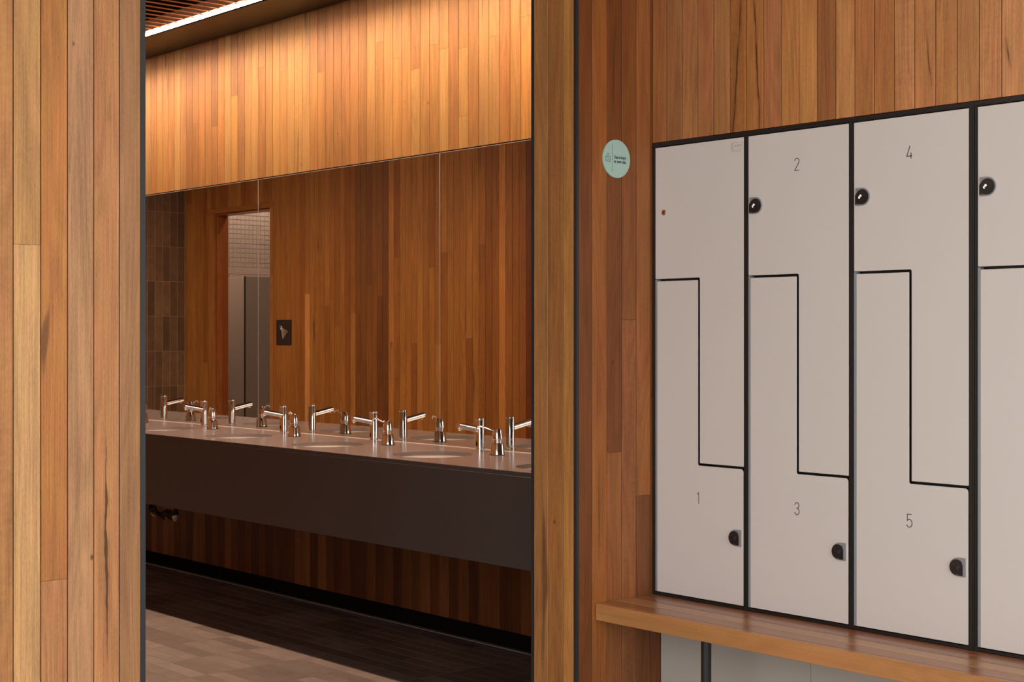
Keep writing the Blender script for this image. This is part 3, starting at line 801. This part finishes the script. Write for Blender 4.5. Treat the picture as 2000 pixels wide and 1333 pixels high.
def make_lock(door, cx, cz, flat, y, lit):
    b = MB().prism(d_shape(cx, cz, 0.049, 0.0545, flat), lambda a, q: (a, y, q), lambda a, q: (a, y - 0.007, q)).build('lock', M['lock_base'], door)
    fx, fz = cx + flat * 0.0008, cz - 0.001
    # black disc squared off towards the flat side, below the middle
    pts = []
    r = 0.0232
    x_flat = cx + flat * (0.0245 if flat < 0 else 0.0185)
    for k in range(25):
        t = math.radians(90 + 42 - (42 + 180) * k / 24) if flat < 0 else math.radians(90 - 42 + (42 + 180) * k / 24)
        px = cx - flat * 0.001 + r * math.cos(t) * 1.0
        px = max(px, x_flat) if flat < 0 else min(px, x_flat)
        pts.append((px, fz + r * math.sin(t)))
    pts.append((x_flat, fz - r)); pts.append((x_flat, fz + r * 0.25))
    MB().prism(pts, lambda a, q: (a, y - 0.0068, q), lambda a, q: (a, y - 0.0095, q)).build('reader_face', M['lock_face'], b)
    rg = MB()
    for rr in (0.0205, 0.0165, 0.0125, 0.0085):
        arc = []
        for k in range(15):
            t = math.radians(10 + 150 * k / 14)
            arc.append((cx - flat * 0.001 + rr * math.cos(t), fz + rr * math.sin(t)))
        strokes(rg, [arc], 0, 0, 1.0, y - 0.0095, 0.0009, 0.0004)
    rg.build('reader_rings', M['lock_ring'], b)
    mk = MB()
    mx, mz = cx + flat * 0.0055, cz - 0.0005
    if flat < 0: ln = [[(-0.0012, -0.0060), (-0.0032, -0.0052), (-0.0050, -0.0028), (-0.0046, -0.0008), (0.0002, -0.0008), (-0.0006, 0.0034), (0.0010, 0.0050), (0.0034, 0.0038), (0.0044, 0.0006)]]
    else: ln = [[(-0.0010, 0.0042), (-0.0044, 0.0010), (-0.0036, -0.0030), (-0.0006, -0.0062)], [(0.0018, 0.0040), (0.0022, 0.0008), (0.0006, -0.0016)]]
    strokes(mk, ln, mx, mz, 1.0, y - 0.0095, 0.0030 if flat < 0 else 0.0014, 0.0006)
    mk.build('reader_mark', M['lock_mark'] if lit else M['lock_mark_grey'], b)
    tx = MB()
    strokes(tx, [[(0, 0), (0.009, 0)]], cx - flat * (-0.008 if flat < 0 else 0.004) - 0.012 * (1 if flat < 0 else 0) , cz - 0.0222, 1.0, y - 0.0096, 0.0010, 0.0003)
    tx.build('maker_print', M['lock_base'], b)

LZ0, LZ1 = 0.4818, 2.0745
DZ0, DZ1 = 0.4935, 2.0570
def locker_bank(name, label, x0, start_no, nothing_first):
    """three columns of two interlocking L-shaped doors"""
    t = empty(name, (x0, VL, LZ0)); tag(t, label, 'locker', 'banks of lockers in the timber wall')
    L0 = t.location.copy()
    W = 3 * 0.4215 + 0.0075
    x1 = x0 + W
    c = MB()
    c.box(x0, x0 + 0.004, VL + 0.03, VL + 0.45, LZ0, LZ1).box(x1 - 0.004, x1, VL + 0.03, VL + 0.45, LZ0, LZ1)
    c.box(x0 + .004, x1 - .004, VL + 0.03, VL + 0.45, LZ1 - 0.004, LZ1).box(x0 + .004, x1 - .004, VL + 0.03, VL + 0.45, LZ0, LZ0 + 0.004).box(x0 + .004, x1 - .004, VL + 0.44, VL + 0.45, LZ0 + .004, LZ1 - .004)
    c.box(x0 + .004, x1 - .004, VL + 0.03, VL + 0.034, LZ0 + .004, LZ1 - .004)
    rel(c.build('carcass', M['frame'], t), L0)
    # black frame: rails with a fine groove, stiles between the columns
    f = MB()
    f.box(x0, x1, VL - 0.001, VL + 0.03, DZ1 + 0.003, LZ1).box(x0, x1, VL - 0.003, VL - 0.001, DZ1 + 0.006, LZ1 - 0.005)
    rel(f.build('top_rail', M['frame'], t), L0)
    f = MB().box(x0, x1, VL - 0.001, VL + 0.03, LZ0, DZ0 - 0.003).box(x0, x1, VL - 0.003, VL - 0.001, LZ0 + 0.001, DZ0 - 0.006)
    rel(f.build('bottom_rail', M['frame'], t), L0)
    bars = [(x0, x0 + 0.0090)] + [(x0 + 0.0100 + 0.4215 * k - 0.0185, x0 + 0.0100 + 0.4215 * k - 0.0002) for k in (1, 2)] + [(x1 - 0.0175, x1)]
    for i, (a, b) in enumerate(bars):
        s = MB().box(a, b, VL - 0.0005, VL + 0.03, DZ0 - 0.003, DZ1 + 0.003)
        s.box(a + 0.3 * (b - a), b - 0.25 * (b - a), VL - 0.0030, VL - 0.0005, DZ0 - 0.003, DZ1 + 0.003)
        rel(s.build('stile', M['frame'], t), L0)
    yf, yb = VL - 0.0005, VL + 0.0125
    g = 0.0042
    for k in range(3):
        a = x0 + 0.0100 + 0.4215 * k
        b = a + 0.4215 - 0.0200 if k < 2 else x1 - 0.0180
        m_ = a + 0.2035
        zs_, zl = 1.5935, 0.9575
        # aluminium pivot strip beside the lower door
        rel(MB().box(a - 0.0002, a + 0.0080, VL - 0.0002, VL + 0.02, DZ0, zs_ - 0.001).build('pivot_strip', M['alu'], t), L0)
        up = rounded([(a, DZ1), (b, DZ1), (b, zl + g * 0), (m_ + g, zl), (m_ + g, zs_ + 0.001), (a, zs_ + 0.001)], [0, 0, 0.003, 0.003, 0.006, 0.003])
        lo = rounded([(a + 0.0084, zs_ - 2 * g + 0.001), (m_ - g, zs_ - 2 * g + 0.001), (m_ - g, zl - 2 * g), (b - 0.0015, zl - 2 * g), (b - 0.0015, DZ0), (a + 0.0084, DZ0)], [0.003, 0.003, 0.006, 0.010, 0, 0])
        no = start_no + 2 * k
        d = rel(l_panel('door', up, yf, yb, M['door'], t), L0)
        if not (nothing_first and k == 0):
            make_lock(d, a + 0.0346, 1.8252, -1, yf, True)
            s_ = str(no)
            nb = MB(); wdt = 0.0195; xx = (a + b) / 2 - (len(s_) * wdt + (len(s_) - 1) * 0.007) / 2
            for ch in s_: strokes(nb, DIG[ch], xx, 1.9275, 0.0195, yf, 0.0024); xx += wdt + 0.007
            nb.build('number', M['ink'], d)
        else:
            r_ = MB(); cx, cz = -3.5982, 1.8272
            n_ = 24
            prof = [(cx + 0.0105 * math.cos(2 * math.pi * q / n_), cz + 0.0105 * math.sin(2 * math.pi * q / n_)) for q in range(n_)]
            r_.prism(prof, lambda p_, q_: (p_, yf, q_), lambda p_, q_: (p_, yf - 0.003, q_))
            kr = r_.build('key_lock', M['chrome'], d)
            prof2 = [(cx + 0.0070 * math.cos(2 * math.pi * q / n_), cz + 0.0070 * math.sin(2 * math.pi * q / n_)) for q in range(n_)]
            MB().prism(prof2, lambda p_, q_: (p_, yf - 0.003, q_), lambda p_, q_: (p_, yf - 0.0042, q_)).build('key_barrel', M['brass'], kr)
            MB().box(cx - 0.0008, cx + 0.0008, yf - 0.0046, yf - 0.0042, cz - 0.004, cz + 0.004).build('key_slot', M['ink'], kr)
            # faint etched maker's badge in the top right corner
            lg = MB()
            bx0, bx1, bz0, bz1 = -3.2935, -3.2440, 2.0185, 2.0420
            strokes(lg, [[(bx0 + 0.007, bz1), (bx1, bz1), (bx1 - 0.004, (bz0 + bz1) / 2), (bx1, bz0), (bx0 + 0.007, bz0)]], 0, 0, 1.0, yf, 0.0009, 0.0003)
            strokes(lg, [[(bx0, bz1), (bx0, bz0)], [(bx0 + 0.004, bz1), (bx0 + 0.004, bz0)], [(bx0, bz1), (bx0 + 0.004, bz1)], [(bx0, bz0), (bx0 + 0.004, bz0)],
                         [(bx0 + 0.012, bz1), (bx0 + 0.005, (bz0 + bz1) / 2), (bx0 + 0.012, bz0)]], 0, 0, 1.0, yf, 0.0011, 0.0003)
            xx = bx0 + 0.0150
            for ch in range(6):
                zc_ = (bz0 + bz1) / 2
                gl = ([[(xx, zc_ + 0.0045), (xx, zc_ - 0.0045), (xx + 0.003, zc_ - 0.0045), (xx + 0.003, zc_ + 0.0045)]], [[(xx, zc_ - 0.0045), (xx, zc_ + 0.0045)]],
                      [[(xx, zc_ - 0.0045), (xx, zc_ + 0.0045), (xx + 0.003, zc_ - 0.0045), (xx + 0.003, zc_ + 0.0045)]])[ch % 3]
                strokes(lg, gl, 0, 0, 1.0, yf, 0.0008, 0.0003)
                xx += 0.0046
            for p0, p1 in ((0.001, 0.012), (0.017, 0.029), (0.033, 0.044)):
                strokes(lg, [[(bx0 + p0, bz0 - 0.006), (bx0 + p1, bz0 - 0.006)]], 0, 0, 1.0, yf, 0.0018, 0.0003)
            lg.build('etched_badge', M['etch'], d)
        d2 = rel(l_panel('door', lo, yf, yb, M['door'], t), L0)
        make_lock(d2, b - 0.0340, 0.7185, 1, yf, False)
        s_ = str(no + 1 if nothing_first is False else no + 1)
        nb = MB(); wdt = 0.0195; xx = (a + b) / 2 - (len(s_) * wdt + (len(s_) - 1) * 0.007) / 2
        for ch in s_: strokes(nb, DIG[ch], xx, 0.8180, 0.0195, yf, 0.0024); xx += wdt + 0.007
        nb.build('number', M['ink'], d2)
    return t
locker_bank('locker_bank', 'bank of grey lockers numbered 1 to 5 against the timber side wall', -3.6505, 0, True)
locker_bank('locker_bank', 'next bank of grey lockers, cut off by the right edge of the photo', -2.3770, 6, False)

# ---------------------------------------------------------------- bench under the lockers
bn = empty('bench', (-2.4, 3.74, 0)); tag(bn, 'long timber bench with slatted top under the lockers, on black round posts', 'bench')
BL = bn.location.copy()
BZ = 0.4810
X0, X1 = -3.6555, -1.12
rel(bevel_box('fascia', X0 + 0.001, X1, 3.598, 3.618, BZ - 0.0575, BZ - 0.0003, 0.0022, M['wood_x'], bn, lin(176,124,76)), BL)
for (a, b, t) in ((3.6194, 3.6890, (160,106,66)), (3.6915, 3.7660, (178,130,86)), (3.7685, 3.8215, (150,102,68)), (3.8240, 3.8790, (142,88,54))):
    rel(bevel_box('plank', X0 + 0.001, X1, a, b, BZ - 0.022, BZ, 0.0028, M['wood_x'], bn, lin(*t)), BL)
rel(MB().box(X0 + 0.02, X1, 3.63, 3.66, BZ - 0.05, BZ - 0.022).box(X0 + 0.02, X1, 3.83, 3.86, BZ - 0.05, BZ - 0.022).build('bearer', M['frame'], bn), BL)
for x in (-3.237, -2.05, -1.25):
    m_ = MB().lathe([(0.0, 0.0), (0.030, 0.0), (0.030, 0.004), (0.0168, 0.0045), (0.0168, BZ - 0.030), (0.034, BZ - 0.030), (0.034, BZ - 0.022), (0.0, BZ - 0.022)], (x, 3.690), 28)
    rel(m_.build('post', M['frame'], bn, auto=35), BL)

# ---------------------------------------------------------------- round sign beside the lockers
rs = MB(); n_ = 64
prof = [(3.6985 + 0.0662 * math.cos(2 * math.pi * q / n_), 2.0065 + 0.0662 * math.sin(2 * math.pi * q / n_)) for q in range(n_)]
rs.prism(prof, lambda p_, q_: (UB + 0.0005, p_, q_), lambda p_, q_: (UB + 0.0045, p_, q_))
rs = rs.build('round_sign', M['teal']); tag(rs, 'round pale teal sign reading Use lockers at own risk, left of the lockers', 'sign')
XS = UB + 0.0045
def sv(px): return 3.6322 + (px - 88) * 0.1332 / 776
def szz(px, py): return 2.0713 - (py - 131) * 0.132 / 1098 + (px - 470) * 0.0000165
def wall_strokes(mb, lines, wdt, th=0.0004):
    tmp = MB(); strokes(tmp, lines, 0, 0, 1.0, 0.0, wdt, th)
    mb.add([(XS - p[1], p[0], p[2]) for p in tmp.v], tmp.f); return mb
k_ = MB()
def S(px, py): return (sv(px), szz(px, py))
cyl = 2.0065
bx = [S(170, 612), S(292, 622), S(292, 765), S(170, 752)]
zt_, zb_ = 2.0118, 1.9953
l_, r_ = sv(170), sv(292)
wall_strokes(k_, [[(l_, zt_), (r_, zt_)], [(r_, zt_), (r_, zb_)], [(r_, zb_), (l_, zb_)], [(l_, zb_), (l_, zt_)]], 0.0017)
a_, b_ = sv(200), sv(262); mid_ = (a_ + b_) / 2
wall_strokes(k_, [[(a_, zt_), (a_, zt_ + 0.0055), (a_ + 0.0014, zt_ + 0.0090), (mid_, zt_ + 0.0108), (b_ - 0.0014, zt_ + 0.0090), (b_, zt_ + 0.0055), (b_, zt_ + 0.0028)]], 0.0016)
wall_strokes(k_, [[(mid_ - 0.0018, 2.0046), (mid_ + 0.0018, 2.0046)], [(mid_, 2.0065), (mid_, 1.9995)]], 0.0017)
k_.build('padlock_symbol', M['ink_grey'], rs)
k_ = MB(); wall_strokes(k_, [[(sv(348), 1.9572), (sv(348), 2.0555)]], 0.0010); k_.build('divider_line', M['ink_grey'], rs)
def text_mesh(txt, size, cap_w):
    cu = bpy.data.curves.new('sign_text', 'FONT'); cu.body = txt; cu.size = size; cu.extrude = 0.0002; cu.resolution_u = 3; cu.offset = 0.00045
    cu.align_x = 'LEFT'
    ob = bpy.data.objects.new('sign_text', cu); C.objects.link(ob)
    bpy.context.view_layer.update()
    dg = bpy.context.evaluated_depsgraph_get()
    me = bpy.data.meshes.new_from_object(ob.evaluated_get(dg))
    bpy.data.objects.remove(ob)
    xs = [v_.co.x for v_ in me.vertices]
    k = cap_w / (max(xs) - min(xs)); x_min = min(xs)
    for v_ in me.vertices:
        x, y, z = v_.co
        v_.co = (XS + 0.0002 + z, (x - x_min) * k, y)
    me.update(); me.name = 'lettering'
    return me
for txt, wd, zb in (('Use lockers', sv(740) - sv(398), 2.0072), ('at own risk.', sv(748) - sv(400), 1.9925)):
    me = text_mesh(txt, 0.0150, wd)
    o = link('lettering', me, M['ink_grey'], rs)
    o.location = (0, sv(399), zb)

# ---------------------------------------------------------------- vanity: counter, apron, undermount basins
ZK = 0.880
VF = 3.765
va = empty('vanity', (-6.6, 4.08, 0)); tag(va, 'long grey-brown stone vanity counter with dark apron and round sunk basins', 'vanity')
VA = va.location.copy()
BU = [-4.300 - 0.8020 * k for k in range(7)]
BV, BR, TH = 4.035, 0.172, 0.017
cm = MB()
lo_u, hi_u = -9.62, UI - 0.001
cuts = [hi_u] + [(BU[k] + BU[k + 1]) / 2 for k in range(6)] + [lo_u]
SEG = 48
for k, cu_ in enumerate(BU):
    a, b = cuts[k + 1], cuts[k]
    ring = [(cu_ + BR * math.cos(2 * math.pi * q / SEG), BV + BR * math.sin(2 * math.pi * q / SEG)) for q in range(SEG)]
    outer = []
    for q in range(SEG):
        dx, dy = math.cos(2 * math.pi * q / SEG), math.sin(2 * math.pi * q / SEG)
        ts = []
        if dx > 1e-9: ts.append((b - cu_) / dx)
        if dx < -1e-9: ts.append((a - cu_) / dx)
        if dy > 1e-9: ts.append((VV - 0.0005 - BV) / dy)
        if dy < -1e-9: ts.append((VF - BV) / dy)
        t_ = min(q_ for q_ in ts if q_ > 0)
        outer.append((cu_ + dx * t_, BV + dy * t_))
    # snap nearest outer points to the four corners
    for cx_, cy_ in ((a, VF), (b, VF), (a, VV - 0.0005), (b, VV - 0.0005)):
        q = min(range(SEG), key=lambda i: (outer[i][0] - cx_) ** 2 + (outer[i][1] - cy_) ** 2)
        outer[q] = (cx_, cy_)
    vs = [(p[0], p[1], ZK) for p in ring] + [(p[0], p[1], ZK) for p in outer] + [(p[0], p[1], ZK - TH) for p in ring] + [(p[0], p[1], ZK - TH) for p in outer]
    fs = []
    for q in range(SEG):
        q2 = (q + 1) % SEG
        fs += [(q, SEG + q, SEG + q2, q2), (2*SEG + q2, 3*SEG + q2, 3*SEG + q, 2*SEG + q), (q2, 2*SEG + q2, 2*SEG + q, q)]
        if outer[q][1] <= VF + 1e-6 and outer[q2][1] <= VF + 1e-6:
            fs.append((SEG + q, 3*SEG + q, 3*SEG + q2, SEG + q2))
    cm.add(vs, fs)
rel(cm.build('countertop', M['stone'], va), VA)
rel(MB().box(lo_u, hi_u, VF + 0.0005, VF + 0.018, 0.5125, ZK - TH - 0.0022).build('apron', M['apron'], va), VA)
rel(MB().box(lo_u, hi_u, VF - 0.0008, VF + 0.0002, ZK - TH, ZK - 0.0006).build('front_edge_shade', M['apron'], va), VA)  # thin dark strip over the slab front: its shade put in as colour
rel(MB().box(lo_u, hi_u, VF + 0.006, VF + 0.018, ZK - TH - 0.003, ZK - TH).build('shadow_gap', M['seal'], va), VA)
rel(MB().box(lo_u, hi_u, VF + 0.018, VV - 0.001, 0.60, 0.612).build('underside_panel', M['apron'], va), VA)
rel(MB().box(lo_u, hi_u, VV - 0.0055, VV - 0.0009, ZK, ZK + 0.0022).build('sealant_bead', M['seal'], va), VA)
rel(MB().box(lo_u, lo_u + 0.017, VF, VV - 0.001, 0.5125, ZK - TH).build('end_panel', M['apron'], va), VA)
for cu_ in BU:
    zt = ZK - TH
    pr = [(BR + 0.012, zt), (BR - 0.004 + 0.008, zt), (BR + 0.002, zt - 0.004), (BR - 0.004, zt - 0.03), (BR - 0.016, zt - 0.075), (BR - 0.05, zt - 0.112), (0.06, zt - 0.126), (0.022, zt - 0.130), (0.022, zt - 0.136), (0.0, zt - 0.136)]
    bs = rel(MB().lathe(pr, (cu_, BV), 48).build('basin', M['ceramic'], va, auto=40), VA)
    MB().lathe([(0.0, zt - 0.1285), (0.014, zt - 0.1285), (0.0215, zt - 0.1305), (0.0215, zt - 0.136)], (cu_, BV), 24).build('drain', M['chrome'], bs, auto=40)

# ---------------------------------------------------------------- taps and soap dispensers (fixed order, each its own object)
def copy_thing(src, loc, rz=0.0):
    r = src.copy(); C.objects.link(r); r.location = loc; r.rotation_euler = (0, 0, rz)
    for ch in src.children:
        c = ch.copy(); C.objects.link(c); c.parent = r
        for g_ in ch.children:
            d_ = g_.copy(); C.objects.link(d_); d_.parent = c
    return r
def make_tap():
    t = empty('tap', (0, 0, 0))
    MB().lathe([(0.0, 0.0), (0.0228, 0.0), (0.0228, 0.003), (0.0205, 0.0036)], seg=36).build('base_ring', M['chrome'], t, auto=35)
    MB().lathe([(0.0205, 0.0034), (0.0205, 0.1385), (0.0201, 0.1392), (0.0201, 0.1402), (0.0205, 0.1408), (0.0205, 0.1468), (0.0198, 0.1480), (0.0, 0.1480)], seg=40).build('body', M['chrome'], t, auto=35)
    # spout: round bar with a planed top, rising towards the basin (-v)
    al = math.radians(11); L_ = 0.130; r_ = 0.0146
    sec = []
    for k in range(28):
        a = 2 * math.pi * k / 28
        sec.append((r_ * math.sin(a), min(r_ * math.cos(a), 0.0100)))
    def fr(d):
        return lambda a, b: (a, -(d * math.cos(al) - b * math.sin(al)), 0.0975 + d * math.sin(al) + b * math.cos(al))
    s = MB().prism(sec, fr(0.008), fr(L_)).build('spout', M['chrome'], t, auto=30)
    MB().lathe([(0.0, -0.006), (0.0085, -0.006), (0.0095, -0.004), (0.0095, 0.006)], seg=20).build('aerator', M['chrome'], s, auto=35).location = (0, -(L_ - 0.014) * math.cos(al), 0.0975 + (L_ - 0.014) * math.sin(al) - 0.0160)
    pl = MB().prism([(-0.0102, 0), (0.0102, 0), (0.0102, 0.0006), (-0.0102, 0.0006)],
                    lambda a, b: (a, -(0.030 * math.cos(al) - (0.0100 + b) * math.sin(al)), 0.0975 + 0.030 * math.sin(al) + (0.0100 + b) * math.cos(al)),
                    lambda a, b: (a, -((L_ - 0.004) * math.cos(al) - (0.0100 + b) * math.sin(al)), 0.0975 + (L_ - 0.004) * math.sin(al) + (0.0100 + b) * math.cos(al)))
    pl.build('ceiling_reflection_strip', M['sensor'], s)  # dark strip standing in for the black ceiling mirrored in the chrome
    # oval infrared window low on the body, facing the user
    w_ = []; fs = []
    nu = 16
    for ring_, f_ in ((0, 1.0),):
        pass
    vs = [(0, -0.0208, 0.034)]
    for k in range(nu):
        a = 2 * math.pi * k / nu
        x = 0.0062 * math.cos(a); z = 0.034 + 0.0115 * math.sin(a)
        vs.append((x, -math.sqrt(max(0.0, 0.0208 ** 2 - x * x)), z))
    fs = [(0, 1 + (k + 1) % nu, 1 + k) for k in range(nu)]
    MB().add(vs, fs).build('sensor_window', M['sensor'], t)
    return t
tap0 = make_tap()
TAPS = [(-7.5168 - 1.600, 'chrome sensor tap farthest down the counter, hidden behind the wall at the left'),
        (-7.5168 - 0.800, 'chrome sensor tap just out of sight past the left jamb, visible only as a reflection'),
        (-7.5168, 'chrome sensor tap farthest from the right jamb among those seen directly, at the left end'),
        (-6.6956, 'chrome sensor tap right of the reflected shower doorway, second from the left'),
        (-5.8973, 'chrome sensor tap third from the left, in the middle of the counter'),
        (-5.0990, 'chrome sensor tap largest in view, just right of the second mirror seam'),
        (-4.3000, 'chrome sensor tap hidden behind the right jamb, its reflection showing at the mirror edge')]
for i, (u, lab) in enumerate(TAPS):
    o = tap0 if i == 0 else copy_thing(tap0, (0, 0, 0))
    o.location = (u, 4.300, ZK + 0.0002); tag(o, lab, 'tap', 'chrome sensor taps along the basins')
def make_soap(d):
    """d = horizontal direction of the outlet tube"""
    t = empty('soap_dispenser', (0, 0, 0))
    MB().lathe([(0.0, 0.0), (0.0335, 0.0), (0.0335, 0.0022), (0.0322, 0.0028)], seg=40).build('base_ring', M['frame'], t, auto=35)
    MB().lathe([(0.0322, 0.0024), (0.0318, 0.004), (0.0276, 0.0485), (0.0262, 0.0508), (0.0195, 0.0520)], seg=44).build('lower_cone', M['chrome'], t, auto=35)
    MB().lathe([(0.0196, 0.0518), (0.0198, 0.066)], seg=40).build('neck', M['chrome'], t, auto=35)
    MB().lathe([(0.0190, 0.0655), (0.0236, 0.0655), (0.0240, 0.0675), (0.0186, 0.1125), (0.0176, 0.1140), (0.0, 0.1140)], seg=44).build('pump_head', M['chrome'], t, auto=35)
    L_ = math.hypot(*d); ux, uy = d[0] / L_, d[1] / L_
    path = []
    for s_, z in ((0.014, 0.1040), (0.032, 0.1085), (0.050, 0.1145), (0.064, 0.1190), (0.074, 0.1212), (0.083, 0.1215), (0.090, 0.1190), (0.095, 0.1140), (0.0975, 0.1080)):
        q = s_ * (L_ / 0.0975)
        path.append((ux * q, uy * q, z))
    MB().tube(path, 0.0033, 12).build('outlet_tube', M['chrome'], t, smooth=True)
    return t
SOAPS = [(-8.910, (-0.06, -0.05), 'chrome soap dispenser beyond the left jamb, out of direct sight'),
         (-8.110, (0.030, -0.034), 'chrome soap dispenser half hidden by the dark left corner trim'),
         (-7.3079, (0.030, -0.034), 'chrome soap dispenser beside the leftmost tap, spout towards the camera'),
         (-6.4888, (-0.075, 0.018), 'chrome soap dispenser second from the left in full view, spout bent left'),
         (-5.6916, (-0.092, -0.024), 'chrome soap dispenser at mid counter, its spout crossing in front of a tap'),
         (-4.9013, (-0.070, -0.062), 'chrome soap dispenser nearest the right jamb, largest in view'),
         (-4.1000, (-0.07, -0.04), 'chrome soap dispenser hidden behind the right jamb')]
for u, d, lab in SOAPS:
    o = make_soap(d); o.location = (u, 4.232, ZK + 0.0002); tag(o, lab, 'soap dispenser', 'chrome soap dispensers between the basins')

# ---------------------------------------------------------------- hose bundle under the far end of the counter
hb = MB().box(-7.80, -7.70, 4.085, 4.115, 0.592, 0.600).build('hose_bracket', M['frame'], va)
HL = (-7.62, 4.10, 0.40)
rel(hb, VA)
def hz(o): o.location = HL; return o
rh = random.Random(2)
for c_ in range(3):
    path = []
    for k in range(26):
        t_ = k / 25
        path.append((-7.75 + 0.27 * t_ - (-7.62), 0.02 * math.sin(7 * t_ + c_ * 2), 0.012 * math.sin(t_ * 20 + c_ * 2.1) + 0.012 * c_ - 0.010 - 0.012 * math.sin(math.pi * t_)))
    path = [(path[0][0] + 0.03, 0, 0.19)] + [(path[0][0] + 0.012, 0, 0.10)] + path + [(path[-1][0] + 0.012, 0, 0.05), (path[-1][0] + 0.012, 0, 0.20)]
    hz(MB().tube(path, 0.0065, 10).build('hose', M['hose'], hb, smooth=True))
hz(MB().lathe([(0.0, -0.036), (0.008, -0.036), (0.017, -0.018), (0.017, -0.004), (0.011, 0.0), (0.0, 0.0)], (0.135, 0.0), 16).build('end_fitting', M['fitting'], hb, auto=35))
hz(MB().tube([(-0.142, 0.0, 0.004), (-0.130, 0.0, -0.020), (-0.105, 0.0, -0.030)], 0.006, 10).build('elbow', M['fitting'], hb, smooth=True))
